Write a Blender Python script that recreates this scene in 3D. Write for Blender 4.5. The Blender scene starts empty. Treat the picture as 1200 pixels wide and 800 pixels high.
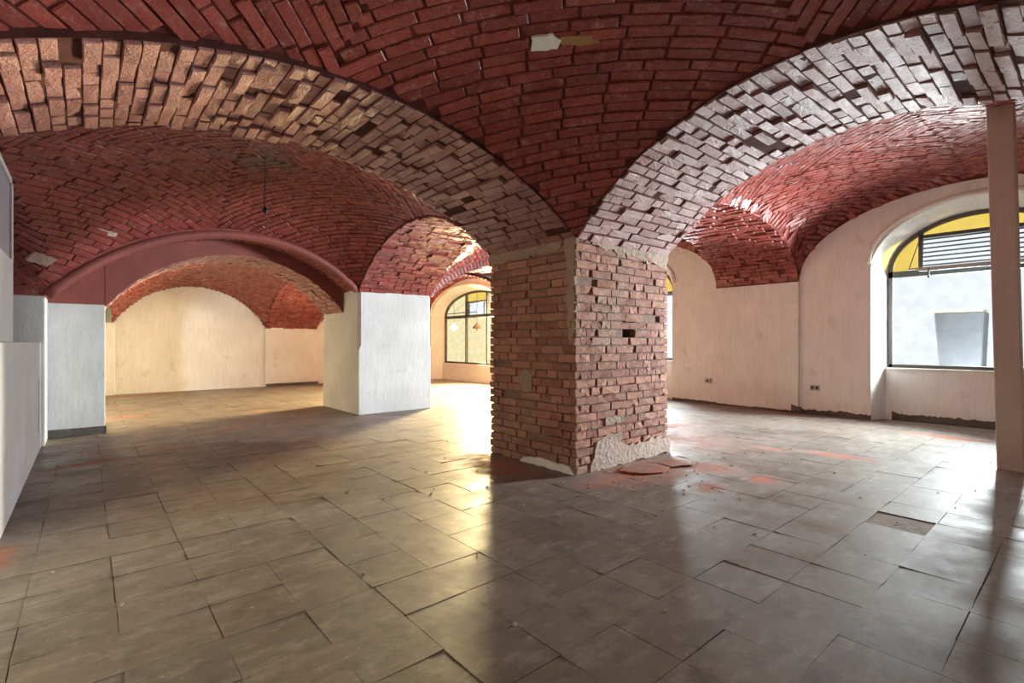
import bpy, math, random
import numpy as np
from mathutils import Vector, Matrix

random.seed(7)
SC = bpy.context.scene
COL = SC.collection

# ------------------------------------------------------------------ camera
EYE = Vector((0.0, 0.0, 1.2))
YAW = math.radians(40.4)
FPX = 585.0
cam_d = bpy.data.cameras.new('camera')
cam_d.sensor_width = 36.0
cam_d.lens = 36.0 * FPX / 1200.0
cam_d.clip_start = 0.05
cam = bpy.data.objects.new('camera', cam_d)
COL.objects.link(cam)
cam.location = EYE
cam.rotation_euler = (math.radians(90), 0, -YAW)
SC.camera = cam

# ------------------------------------------------------------------ world, light, exposure
world = bpy.data.worlds.new('overcast_sky')
SC.world = world
world.use_nodes = True
bg = world.node_tree.nodes['Background']
bg.inputs['Color'].default_value = (0.90, 0.95, 1.0, 1)
bg.inputs['Strength'].default_value = 1.0

def area(name, loc, target, sx, sy, power, col, spread=180):
    d = bpy.data.lights.new(name, 'AREA')
    d.shape = 'RECTANGLE'; d.size = sx; d.size_y = sy
    d.energy = power; d.color = col; d.spread = math.radians(spread)
    o = bpy.data.objects.new(name, d)
    COL.objects.link(o)
    o.location = loc
    v = Vector(target) - Vector(loc)
    o.rotation_euler = v.to_track_quat('-Z', 'Y').to_euler()
    return o

# daylight of the street falling through the three windows of the street wall
area('daylight_far_window', (9.75, 11.35, 1.45), (3.0, 6.0, 1.0), 1.7, 1.5, 3600, (1.0, 0.95, 0.87), 125)
area('daylight_mid_window', (10.1, 7.25, 1.75), (2.0, 5.8, 1.2), 1.2, 1.7, 620, (0.86, 0.94, 1.0))
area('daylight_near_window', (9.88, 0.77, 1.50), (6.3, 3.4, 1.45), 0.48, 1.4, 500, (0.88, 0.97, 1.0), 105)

vs = SC.view_settings
vs.view_transform = 'Standard'
vs.look = 'None'
vs.exposure = 0.22
vs.gamma = 1.0
vs.use_curve_mapping = False

# ------------------------------------------------------------------ materials
def new_mat(name):
    m = bpy.data.materials.new(name)
    m.use_nodes = True
    nt = m.node_tree
    b = nt.nodes['Principled BSDF']
    return m, nt, b

def nd(nt, t, **kw):
    n = nt.nodes.new(t)
    for k, v in kw.items():
        setattr(n, k, v)
    return n

def mixcol(nt, fac, a, b):
    n = nd(nt, 'ShaderNodeMix', data_type='RGBA')
    for sock, val in ((n.inputs[0], fac), (n.inputs[6], a), (n.inputs[7], b)):
        if hasattr(val, 'is_output') or isinstance(val, bpy.types.NodeSocket):
            nt.links.new(val, sock)
        elif isinstance(val, (tuple, list)):
            sock.default_value = (*val, 1) if len(val) == 3 else val
        else:
            sock.default_value = val
    return n.outputs[2]

def ramp(nt, src, p0, p1, v0=0.0, v1=1.0):
    n = nd(nt, 'ShaderNodeMapRange')
    n.inputs[1].default_value = p0; n.inputs[2].default_value = p1
    n.inputs[3].default_value = v0; n.inputs[4].default_value = v1
    nt.links.new(src, n.inputs[0])
    return n.outputs[0]

def noise(nt, scale, detail=4, stretch=None, rough=0.55):
    g = nd(nt, 'ShaderNodeNewGeometry')
    n = nd(nt, 'ShaderNodeTexNoise')
    n.inputs['Scale'].default_value = scale
    n.inputs['Detail'].default_value = detail
    n.inputs['Roughness'].default_value = rough
    if stretch:
        mp = nd(nt, 'ShaderNodeMapping')
        mp.inputs['Scale'].default_value = stretch
        nt.links.new(g.outputs['Position'], mp.inputs[0])
        nt.links.new(mp.outputs[0], n.inputs['Vector'])
    else:
        nt.links.new(g.outputs['Position'], n.inputs['Vector'])
    return n.outputs['Fac']

def bump(nt, b, h, strength, dist):
    n = nd(nt, 'ShaderNodeBump')
    n.inputs['Strength'].default_value = strength
    n.inputs['Distance'].default_value = dist
    nt.links.new(h, n.inputs['Height'])
    nt.links.new(n.outputs[0], b.inputs['Normal'])

def piece_random(nt):
    oi = nd(nt, 'ShaderNodeObjectInfo')
    g = nd(nt, 'ShaderNodeNewGeometry')
    a = nd(nt, 'ShaderNodeMath', operation='ADD')
    nt.links.new(oi.outputs['Random'], a.inputs[0]); nt.links.new(g.outputs['Random Per Island'], a.inputs[1])
    f = nd(nt, 'ShaderNodeMath', operation='FRACT')
    nt.links.new(a.outputs[0], f.inputs[0])
    return f.outputs[0]

def brick_mat(name, c0, c1, chalk, chalk_amt, rough, bscale=60, bstr=0.5, c2=None, soot=None):
    m, nt, b = new_mat(name)
    r = piece_random(nt)
    col = mixcol(nt, r, c0, c1)
    if c2:
        f2 = ramp(nt, noise(nt, 1.7, 3), 0.5, 0.68)
        col = mixcol(nt, f2, col, c2)
    nz = noise(nt, 14, 6, rough=0.7)
    col = mixcol(nt, ramp(nt, nz, 0.62 - 0.12 * chalk_amt, 0.80, 0, chalk_amt), col, chalk)
    big = noise(nt, 3.0, 3)
    col = mixcol(nt, ramp(nt, big, 0.35, 0.7, 0.0, 0.45), col, tuple(x * 0.55 for x in c0))
    if soot:   # lamp soot round the crown where the wire hangs
        g = nd(nt, 'ShaderNodeNewGeometry')
        d = nd(nt, 'ShaderNodeVectorMath', operation='DISTANCE')
        nt.links.new(g.outputs['Position'], d.inputs[0]); d.inputs[1].default_value = soot[0]
        ad = nd(nt, 'ShaderNodeMath', operation='ADD')
        nt.links.new(d.outputs['Value'], ad.inputs[0]); nt.links.new(ramp(nt, noise(nt, 2.5, 4), 0.3, 0.7, -.3, .3), ad.inputs[1])
        col = mixcol(nt, ramp(nt, ad.outputs[0], 0.1, soot[1], 0.75, 0.0), col, (0.125, 0.095, 0.075))
    nt.links.new(col, b.inputs['Base Color'])
    rr = ramp(nt, noise(nt, 9, 4), 0.3, 0.7, rough - 0.1, rough + 0.15)
    nt.links.new(rr, b.inputs['Roughness'])
    bump(nt, b, noise(nt, bscale, 5, rough=0.65), bstr, 0.012)
    return m

def plaster_mat(name, c0, c1, stain=None, streak=True, bstr=0.25, rough=0.85):
    m, nt, b = new_mat(name)
    n1 = noise(nt, 1.6, 5)
    col = mixcol(nt, ramp(nt, n1, 0.35, 0.68), c0, c1)
    n2 = noise(nt, 9.0, 5, stretch=(3.0, 3.0, 0.35) if streak else None)
    col = mixcol(nt, ramp(nt, n2, 0.45, 0.75, 0, 0.35), col, tuple(x * 0.72 for x in c1))
    if stain:
        n3 = noise(nt, 3.5, 4)
        col = mixcol(nt, ramp(nt, n3, 0.62, 0.72, 0, 0.6), col, stain)
    nt.links.new(col, b.inputs['Base Color'])
    b.inputs['Roughness'].default_value = rough
    bump(nt, b, noise(nt, 22, 6, stretch=(2.2, 2.2, 0.55) if streak else None), bstr, 0.02)
    return m

def plain(name, c, rough=0.6, metal=0.0, var=0.15, scale=12, spec=0.5):
    m, nt, b = new_mat(name)
    col = mixcol(nt, ramp(nt, noise(nt, scale, 4), 0.35, 0.7), c, tuple(x * (1 - var) for x in c))
    nt.links.new(col, b.inputs['Base Color'])
    b.inputs['Roughness'].default_value = rough
    b.inputs['Metallic'].default_value = metal
    b.inputs['Specular IOR Level'].default_value = spec
    bump(nt, b, noise(nt, 70, 3), 0.12, 0.005)
    return m

M = {}
M['vault'] = brick_mat('red_painted_brick', (0.30, 0.062, 0.050), (0.20, 0.042, 0.035), (0.55, 0.42, 0.38), 0.6, 0.25, bscale=38, bstr=0.6, soot=((1.50, 5.98, 3.25), .50))
M['vault_mortar'] = plain('red_painted_mortar', (0.135, 0.034, 0.029), 0.9, var=0.4, spec=0.1)
M['arch'] = brick_mat('worn_red_painted_brick', (0.36, 0.158, 0.138), (0.23, 0.085, 0.076), (0.60, 0.46, 0.43), 0.55, 0.36, bstr=0.9)
M['arch_mortar'] = plain('dark_red_mortar', (0.085, 0.030, 0.027), 0.95, var=0.4, spec=0.1)
M['roll'] = brick_mat('red_painted_plaster', (0.24, 0.058, 0.047), (0.24, 0.058, 0.047), (0.5, 0.33, 0.29), 0.25, 0.6, bscale=25)
M['brick'] = brick_mat('bare_orange_brick', (0.46, 0.215, 0.145), (0.25, 0.090, 0.064), (0.52, 0.38, 0.30), 0.7, 0.85, bscale=45, bstr=1.0, c2=(0.33, 0.195, 0.13))
M['brick_mortar'] = plain('pale_lime_mortar', (0.25, 0.145, 0.11), 0.9, var=0.45, scale=25)
M['render_rough'] = plaster_mat('rough_pinkish_render', (0.47, 0.345, 0.29), (0.38, 0.265, 0.22), streak=False, bstr=0.9)
M['old_mortar'] = plaster_mat('greenish_grey_mortar', (0.38, 0.275, 0.20), (0.27, 0.195, 0.14), streak=False, bstr=1.0)
M['white_wall'] = plaster_mat('off_white_plaster', (0.77, 0.77, 0.775), (0.69, 0.685, 0.68), stain=(0.55, 0.525, 0.50))
M['grey_wall'] = plaster_mat('grey_white_plaster', (0.58, 0.585, 0.59), (0.49, 0.49, 0.49), stain=(0.42, 0.41, 0.40))
M['pale_trim'] = plaster_mat('pale_window_plaster', (0.74, 0.73, 0.70), (0.68, 0.66, 0.62), bstr=0.1)
M['skirt'] = plaster_mat('dark_skirting_scar', (0.12, 0.105, 0.09), (0.07, 0.06, 0.05), stain=(0.30, 0.27, 0.23), streak=False, bstr=1.0)
M['frame'] = plain('dark_green_grey_metal', (0.085, 0.09, 0.085), 0.5, 0.3)
M['frame_pale'] = plain('grey_painted_metal', (0.42, 0.44, 0.44), 0.45, 0.2)
M['panel'] = plain('blue_grey_sheet_metal', (0.40, 0.45, 0.52), 0.35, 0.2)
M['panel_edge'] = plain('pale_grey_trim', (0.66, 0.66, 0.64), 0.5)
M['post'] = plaster_mat('beige_post_plaster', (0.56, 0.47, 0.41), (0.48, 0.39, 0.34), stain=(0.40, 0.30, 0.25))
M['ochre'] = plain('ochre_bare_brick', (0.36, 0.20, 0.08), 0.8)
M['black'] = plain('black_plastic', (0.02, 0.02, 0.02), 0.6)
M['socket'] = plain('grey_plastic', (0.45, 0.43, 0.40), 0.5)
M['subfloor'] = plaster_mat('brown_subfloor_glue', (0.24, 0.165, 0.105), (0.16, 0.11, 0.07), streak=False, bstr=0.5)
M['bin'] = plain('dark_grey_shade', (0.16, 0.17, 0.19), 0.7)
M['bin_lid'] = plain('pale_yellow_lid', (0.75, 0.74, 0.55), 0.6)

def tile_mat():
    m, nt, b = new_mat('grey_brown_floor_tile')
    r = piece_random(nt)
    col = mixcol(nt, r, (0.205, 0.165, 0.132), (0.15, 0.121, 0.098))
    col = mixcol(nt, ramp(nt, noise(nt, 1.1, 4), 0.38, 0.66, 0, 0.6), col, (0.26, 0.23, 0.20))
    col = mixcol(nt, ramp(nt, noise(nt, 4.5, 7, stretch=(1.0, 2.2, 1.0), rough=0.75), 0.50, 0.66, 0, 0.55), col, (0.36, 0.325, 0.285))
    col = mixcol(nt, ramp(nt, noise(nt, 7, 6, rough=0.7), 0.50, 0.70, 0, 0.6), col, (0.095, 0.077, 0.062))
    col = mixcol(nt, ramp(nt, noise(nt, 38, 3), 0.70, 0.76, 0, 0.75), col, (0.55, 0.52, 0.48))
    col = mixcol(nt, ramp(nt, noise(nt, 29, 3), 0.72, 0.76, 0, 0.8), col, (0.06, 0.05, 0.045))
    # patches of red brick dust (position, radii, direction, strength)
    spots = [(5.99, 1.79, .13, .36, 0.05, 1.0), (5.83, 2.36, .09, .22, 0.1, .9), (4.47, 1.88, .16, .16, 0, .95), (8.19, 1.22, .14, .45, -.05, .95),
             (4.50, 2.36, .26, .26, 0, .75), (3.95, 2.70, .75, .34, .0, .8), (3.90, 2.05, .18, .16, 0, .6), (5.6, 3.2, .7, .9, 0, .30),
             (3.36, 2.75, .35, .22, 0, .6), (3.02, 3.75, .30, .70, 0, .6), (0.0, 6.44, .32, .10, .3, .7), (-.38, 3.93, .10, .25, .0, .6), (1.0, 13.8, .95, .20, 0.1, .85),
             (2.3, 9.43, .30, .12, .2, .6), (.5, 10.05, .35, .14, .2, .65), (1.5, 7.7, .45, .09, .5, .5), (4.6, 5.6, .5, .6, 0, .22), (6.3, 3.9, .6, .35, 0, .35)]
    g = nd(nt, 'ShaderNodeNewGeometry')
    wob = nd(nt, 'ShaderNodeTexNoise'); wob.inputs['Scale'].default_value = 6; wob.inputs['Detail'].default_value = 5
    nt.links.new(g.outputs['Position'], wob.inputs['Vector'])
    total = None
    for (x, y, rx, ry, a, s) in spots:
        mp = nd(nt, 'ShaderNodeMapping', vector_type='TEXTURE')
        mp.inputs['Location'].default_value = (x, y, 0)
        mp.inputs['Rotation'].default_value = (0, 0, a)
        mp.inputs['Scale'].default_value = (rx, ry, 1)
        nt.links.new(g.outputs['Position'], mp.inputs[0])
        ln = nd(nt, 'ShaderNodeVectorMath', operation='LENGTH')
        nt.links.new(mp.outputs[0], ln.inputs[0])
        f = ramp(nt, ln.outputs['Value'], 0.15, 1.25, s, 0.0)
        if total is None:
            total = f
        else:
            mx = nd(nt, 'ShaderNodeMath', operation='MAXIMUM')
            nt.links.new(total, mx.inputs[0]); nt.links.new(f, mx.inputs[1])
            total = mx.outputs[0]
    mul = nd(nt, 'ShaderNodeMath', operation='MULTIPLY')
    nt.links.new(total, mul.inputs[0])
    nt.links.new(ramp(nt, wob.outputs['Fac'], 0.36, 0.60, 0.35, 1.15), mul.inputs[1])
    col = mixcol(nt, mul.outputs[0], col, (0.46, 0.135, 0.07))
    nt.links.new(col, b.inputs['Base Color'])
    rr = ramp(nt, noise(nt, 2.6, 5), 0.35, 0.65, 0.40, 0.62)
    ra = nd(nt, 'ShaderNodeMath', operation='ADD')
    nt.links.new(rr, ra.inputs[0]); nt.links.new(mul.outputs[0], ra.inputs[1])
    nt.links.new(ra.outputs[0], b.inputs['Roughness'])
    b.inputs['Specular IOR Level'].default_value = 0.32
    bump(nt, b, noise(nt, 10, 5), 0.10, 0.02)
    return m
M['tile'] = tile_mat()

def pane_mat(name, tint, frost, rough=0.35):
    m, nt, b = new_mat(name)
    nt.nodes.remove(b)
    out = nt.nodes['Material Output']
    tr = nd(nt, 'ShaderNodeBsdfTransparent')
    c = mixcol(nt, ramp(nt, noise(nt, 6, 4), 0.3, 0.7), tint, tuple(x * 0.93 for x in tint))
    nt.links.new(c, tr.inputs[0])
    gl = nd(nt, 'ShaderNodeBsdfGlossy'); gl.inputs['Roughness'].default_value = rough
    mx = nd(nt, 'ShaderNodeMixShader'); mx.inputs[0].default_value = frost
    nt.links.new(tr.outputs[0], mx.inputs[1]); nt.links.new(gl.outputs[0], mx.inputs[2])
    nt.links.new(mx.outputs[0], out.inputs[0])
    return m
M['glass_white'] = pane_mat('frosted_white_glass', (0.97, 0.98, 0.975), 0.02)
M['glass_yellow'] = pane_mat('yellow_wired_glass', (0.96, 0.80, 0.36), 0.02)
M['glass_cream'] = pane_mat('cream_tinted_glass', (0.99, 0.90, 0.67), 0.02)

# ------------------------------------------------------------------ object helpers
def tag(o, label=None, cat=None, group=None, kind=None):
    if label: o['label'] = label
    if cat: o['category'] = cat
    if group: o['group'] = group
    if kind: o['kind'] = kind
    return o

def link(o, parent=None):
    COL.objects.link(o)
    if parent is not None:
        o.parent = parent
        o.matrix_parent_inverse = ROOTINV.get(parent.name, Matrix.Identity(4))   # a mesh part keeps world coordinates
    return o
ROOTINV = {}

def thing(name, label, cat, loc, group=None):
    o = bpy.data.objects.new(name, None)
    o.empty_display_size = 0.2
    COL.objects.link(o)
    o.location = loc
    ROOTINV[o.name] = Matrix.Translation(Vector(loc)).inverted()
    return tag(o, label, cat, group)

class MB:
    def __init__(s): s.v = []; s.f = []
    def quad(s, a, b, c, d):
        n = len(s.v); s.v += [tuple(a), tuple(b), tuple(c), tuple(d)]; s.f.append((n, n+1, n+2, n+3))
    def poly(s, pts):
        n = len(s.v); s.v += [tuple(p) for p in pts]; s.f.append(tuple(range(n, n+len(pts))))
    def box(s, x0, x1, y0, y1, z0, z1):
        n = len(s.v)
        s.v += [(x, y, z) for z in (z0, z1) for x, y in ((x0, y0), (x1, y0), (x1, y1), (x0, y1))]
        s.f += [(n+3, n+2, n+1, n), (n+4, n+5, n+6, n+7), (n, n+1, n+5, n+4), (n+1, n+2, n+6, n+5), (n+2, n+3, n+7, n+6), (n+3, n, n+4, n+7)]
    def obox(s, c, ex, ey, ez):
        n = len(s.v); c, ex, ey, ez = map(Vector, (c, ex, ey, ez))
        for k in (-1, 1):
            for i, j in ((-1, -1), (1, -1), (1, 1), (-1, 1)):
                s.v.append(tuple(c + ex*i + ey*j + ez*k))
        s.f += [(n+3, n+2, n+1, n), (n+4, n+5, n+6, n+7), (n, n+1, n+5, n+4), (n+1, n+2, n+6, n+5), (n+2, n+3, n+7, n+6), (n+3, n, n+4, n+7)]
    def prism(s, pts, off):
        """closed prism from a planar outline pts and an extrusion vector"""
        n = len(s.v); k = len(pts); off = Vector(off)
        s.v += [tuple(p) for p in pts] + [tuple(Vector(p) + off) for p in pts]
        s.f.append(tuple(range(n, n+k))); s.f.append(tuple(range(n+2*k-1, n+k-1, -1)))
        for i in range(k):
            j = (i+1) % k
            s.f.append((n+i, n+k+i, n+k+j, n+j))
    def sweep(s, path, section, closed=True):
        """path: list of (origin, e1, e2); section: list of 2-d points"""
        n = len(s.v); k = len(section)
        for (o, e1, e2) in path:
            o, e1, e2 = Vector(o), Vector(e1), Vector(e2)
            s.v += [tuple(o + e1*a + e2*b) for a, b in section]
        for i in range(len(path)-1):
            for j in range(k if closed else k-1):
                j2 = (j+1) % k
                s.f.append((n+i*k+j, n+i*k+j2, n+(i+1)*k+j2, n+(i+1)*k+j))
        if closed:
            s.f.append(tuple(range(n+k-1, n-1, -1)))
            s.f.append(tuple(range(n+(len(path)-1)*k, n+len(path)*k)))
    def build(s, name, mat, parent=None, smooth=False, bevel=0):
        me = bpy.data.meshes.new(name)
        me.from_pydata(s.v, [], s.f); me.update()
        me.materials.append(M[mat] if isinstance(mat, str) else mat)
        if smooth:
            me.polygons.foreach_set('use_smooth', [True]*len(me.polygons))
        o = bpy.data.objects.new(name, me)
        link(o, parent)
        if bevel:
            b = o.modifiers.new('bevel', 'BEVEL'); b.width = bevel; b.segments = 2; b.limit_method = 'ANGLE'
        return o

# ------------------------------------------------------------------ small shared meshes: bricks and tiles
def make_brick_mesh(seed, k1=.07, k2=.015, k3=.03):
    r = random.Random(seed)
    base = [(-.5, -.5), (-.17, -.5), (.17, -.5), (.5, -.5), (.5, .5), (.17, .5), (-.17, .5), (-.5, .5)]
    j = lambda a: r.uniform(-a, a)
    V = []
    for x, y in base: V.append((x*.97, y*.97, -1.0))
    for x, y in base: V.append((x*(1-r.uniform(0, k2)), y*(1-r.uniform(0, k3)), -.25 + j(.08)))
    for x, y in base: V.append((x*(.972-r.uniform(0, .03)), y*(.93-r.uniform(0, .07)), j(k1)))
    V.append((j(.1), j(.1), .02 + j(.06)))
    F = []
    for k in (0, 8):
        for i in range(8):
            i2 = (i+1) % 8
            F.append((k+i, k+i2, k+8+i2, k+8+i))
    for i in range(8):
        F.append((16+i, 16+(i+1) % 8, 24))
    return np.array(V), F
BR = [make_brick_mesh(s) for s in range(14)]
BR2 = [make_brick_mesh(50+s, .16, .05, .14) for s in range(16)]
BRM = {}
def rough_brick_mesh(i, mat):
    if ('r', i, mat) not in BRM:
        me = bpy.data.meshes.new('brick')
        me.from_pydata([tuple(v) for v in BR2[i][0]], [], BR2[i][1]); me.update()
        me.materials.append(M[mat])
        BRM[('r', i, mat)] = me
    return BRM[('r', i, mat)]

def brick_mesh(i, mat):
    if (i, mat) not in BRM:
        me = bpy.data.meshes.new('brick')
        me.from_pydata([tuple(v) for v in BR[i][0]], [], BR[i][1]); me.update()
        me.materials.append(M[mat])
        BRM[(i, mat)] = me
    return BRM[(i, mat)]

def make_tile_mesh(seed):
    r = random.Random(100+seed)
    n = 5; V = []; F = []
    cz = [r.uniform(-.0003, .0012) if r.random() < .85 else r.uniform(.002, .005) for _ in range(4)]
    mid = r.uniform(-.0006, .0006)
    for i in range(n):
        for k in range(n):
            u, v = i/(n-1), k/(n-1)
            w = (abs(2*u-1)**2.5 * abs(2*v-1)**2.5)
            z = (cz[0]*(1-u)*(1-v) + cz[1]*u*(1-v) + cz[2]*u*v + cz[3]*(1-u)*v) * (0.35 + 0.65*w) + mid*(1-abs(2*u-1))*(1-abs(2*v-1)) + r.uniform(-.00008, .00008)
            jx = r.uniform(-.004, .004) if 0 < k < n-1 or 0 < i < n-1 else 0
            V.append((u-.5+jx, v-.5+r.uniform(-.003, .003), z))
    for i in range(n-1):
        for k in range(n-1):
            F.append((i*n+k, (i+1)*n+k, (i+1)*n+k+1, i*n+k+1))
    ring = [i*n for i in range(n)] + [(n-1)*n+k for k in range(1, n)] + [i*n+n-1 for i in range(n-2, -1, -1)] + [k for k in range(n-2, 0, -1)]
    m0 = len(V)
    k_ = len(ring)
    for q in ring: V.append(V[q])
    for q in ring: V.append((V[q][0], V[q][1], -.004))
    for a in range(k_):
        b2 = (a+1) % k_
        F.append((m0+b2, m0+a, m0+k_+a, m0+k_+b2))
    return np.array(V), F
TL = [make_tile_mesh(s) for s in range(10)]
TLM = {}
def tile_mesh(i, mat):
    if i not in TLM:
        me = bpy.data.meshes.new('floor_tile')
        me.from_pydata([tuple(v) for v in TL[i][0]], [], TL[i][1]); me.update()
        me.polygons.foreach_set('use_smooth', [k < 16 for k in range(len(me.polygons))])
        me.materials.append(M[mat])
        TLM[i] = me
    return TLM[i]

PENDING = []     # (parent, name, field_name, mat, bank, meshfn, [(variant, matrix, size_vec)], limit)

FWD = Vector((math.sin(YAW), math.cos(YAW), 0)); RGT = Vector((math.cos(YAW), -math.sin(YAW), 0))
def project(p):
    d = Vector(p) - EYE
    z = d.dot(FWD)
    if z < 0.1: return None
    return 600 + FPX*d.dot(RGT)/z, 400 - FPX*d.z/z, z

def frame_matrix(p, ex, ey, ez, l, w, d):
    m = Matrix.Identity(4)
    for i in range(3):
        m[i][0] = ex[i]*l; m[i][1] = ey[i]*w; m[i][2] = ez[i]*d; m[i][3] = p[i]
    return m

def flush_pieces():
    bpy.context.view_layer.update()
    dg = bpy.context.evaluated_depsgraph_get()
    for parent, name, field, mat, bank, meshfn, items, limit in PENDING:
        scored = []
        for k, (vi, mtx) in enumerate(items):
            p = mtx.translation
            q = project(p)
            s = 0.0
            if q and -30 < q[0] < 1230 and -30 < q[1] < 830:
                ez = mtx.to_3x3().col[2].normalized()
                tgt = p + ez*0.03
                dv = tgt - EYE; dist = dv.length
                facing = -dv.normalized().dot(ez)
                if facing > 0.0:
                    hit, loc, *_ = SC.ray_cast(dg, EYE, dv.normalized(), distance=dist - 0.03)
                    if not hit:
                        s = mtx.to_3x3().col[0].length * mtx.to_3x3().col[1].length * facing / q[2]**2
            scored.append((s, k))
        scored.sort(reverse=True)
        chosen = [k for s, k in scored[:limit] if s > 0]
        cs = set(chosen)
        for k in sorted(chosen):
            vi, mtx = items[k]
            o = bpy.data.objects.new(name, meshfn(vi, mat))
            link(o, parent)
            o.matrix_basis = mtx
        rest = [k for k in range(len(items)) if k not in cs]
        if rest:
            VV = []; FF = []; n = 0
            for k in rest:
                vi, mtx = items[k]
                A = np.array(mtx)
                v = bank[vi][0] @ A[:3, :3].T + A[:3, 3]
                VV.append(v); FF += [tuple(i+n for i in f) for f in bank[vi][1]]; n += len(v)
            me = bpy.data.meshes.new(field)
            me.from_pydata(np.concatenate(VV).tolist(), [], FF); me.update()
            me.materials.append(M[mat])
            o = bpy.data.objects.new(field, me)
            link(o, parent)
            o['kind'] = 'stuff'

# ------------------------------------------------------------------ curves of arches and lunettes
def bow(s, za, zb, zc, half, mode='arc'):
    lin = za + (zb-za)*s
    r = zc - (za+zb)/2
    x = (2*s-1)
    if mode == 'ell' or r >= half*0.98:
        return lin + r*math.sqrt(max(0, 1-x*x))
    R = (half*half + r*r)/(2*r)
    return lin + math.sqrt(max(0, R*R-(x*half)**2)) - (R-r)

def curve(za, zb, zc, half, mode='arc', lift=0.0):
    return lambda s: bow(s, za, zb, zc, half, mode) + lift

def lerp2(a, b, t): return (a[0]+(b[0]-a[0])*t, a[1]+(b[1]-a[1])*t)

class Arch:
    def __init__(s, a0, a1, b0, b1, za, zb, zc, mode='arc'):
        s.a0, s.a1, s.b0, s.b1 = a0, a1, b0, b1
        s.half = (Vector(a0)-Vector(b0)).length/2
        s.za, s.zb, s.zc, s.mode = za, zb, zc, mode
    def z(s, t): return bow(t, s.za, s.zb, s.zc, s.half, s.mode)
    def P(s, t, w):
        p = lerp2(lerp2(s.a0, s.b0, t), lerp2(s.a1, s.b1, t), w)
        return Vector((p[0], p[1], s.z(t)))
    def frame(s, t, w):
        e = 1e-3
        ta = max(0, t-e); tb = min(1, t+e)
        et = (s.P(tb, w)-s.P(ta, w)).normalized()
        ew = (s.P(t, 1)-s.P(t, 0)).normalized()
        n = et.cross(ew).normalized()
        if n.z > 0: n = -n
        return et, ew, n
    def edge(s, w, lift, flip=False):
        return lambda t: s.z(1-t if flip else t) + lift

def arch_params(N, mode):
    # denser near the springing where an ellipse is steep
    return [0.5 - 0.5*math.cos(math.pi*i/N) for i in range(N+1)] if mode == 'ell' else [i/N for i in range(N+1)]

def build_arch(name, label, A, thick, mats, parent_thing=None, rough=0.012, missing=0.0, face=False, limit=300, w_course=0.08, group=None, brick_len=0.29, part='arch_ring', seed=1, trange=(0, 1)):
    r = random.Random(seed)
    c = A.P(0.5, 0.5)
    root = parent_thing or thing(name, label, 'arch', (A.P(0, .5).x, A.P(0, .5).y, A.za), group)
    root['kind'] = 'structure'
    b = MB()
    ts = arch_params(36, A.mode)
    for i in range(len(ts)-1):
        t0, t1 = ts[i], ts[i+1]
        p = [A.P(t0, 0), A.P(t1, 0), A.P(t1, 1), A.P(t0, 1)]
        up = Vector((0, 0, thick))
        b.quad(*p)
        b.quad(p[1], p[0], p[0]+up, p[1]+up)
        b.quad(p[3], p[2], p[2]+up, p[3]+up)
        b.quad(p[3]+up, p[2]+up, p[1]+up, p[0]+up)
    b.build(part, mats[1], root)
    # bricks on the underside, course by course along the curve
    M_ = 400
    L = [0.0]; pts = [A.P(i/M_, .5) for i in range(M_+1)]
    for i in range(M_): L.append(L[-1] + (pts[i+1]-pts[i]).length)
    total = L[-1]; n = max(1, round(total/w_course)); step = total/n
    items = []
    for k in range(n):
        l = (k+.5)*step
        i = min(M_-1, next(j for j in range(M_) if L[j+1] >= l))
        t = (i + (l-L[i])/(L[i+1]-L[i]))/M_
        if not (trange[0] <= t <= trange[1]): continue
        et, ew, nn = A.frame(t, .5)
        W = (A.P(t, 1)-A.P(t, 0)).length
        x = -r.uniform(0.0, 0.12) if k % 2 else -brick_len/2 + r.uniform(-.03, .03)
        while x < W - 0.02:
            bl = brick_len if r.random() < .62 else brick_len*0.48
            x0 = max(0.0, x); x1 = min(W, x+bl)
            x += bl + .012
            if x1-x0 < 0.05 or r.random() < missing: continue
            p = A.P(t, ((x0+x1)/2)/W)
            proud = 0.012 + r.gauss(0, rough)
            tilt = r.gauss(0, .03)
            n2 = (nn + ew*tilt + et*r.gauss(0, .05)).normalized()
            e1 = (ew - n2*ew.dot(n2)).normalized(); e2 = n2.cross(e1)
            items.append((r.randrange(len(BR)), frame_matrix(p + n2*max(.004, proud), e1, e2, n2, x1-x0, step-.007, .035)))
        if face:
            ff = (A.P(t, 0)-A.P(t, 1)).normalized()
            rad = -nn
            p = A.P(t, 0) + rad*0.13 + ff*0.008
            e1 = rad; e2 = ff.cross(e1)
            items.append((r.randrange(len(BR)), frame_matrix(p, e1, e2, ff, .25, step-.011, .03)))
    PENDING.append((root, 'brick', 'brick_field', mats[0], BR, brick_mesh, items, limit))
    return root

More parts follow.
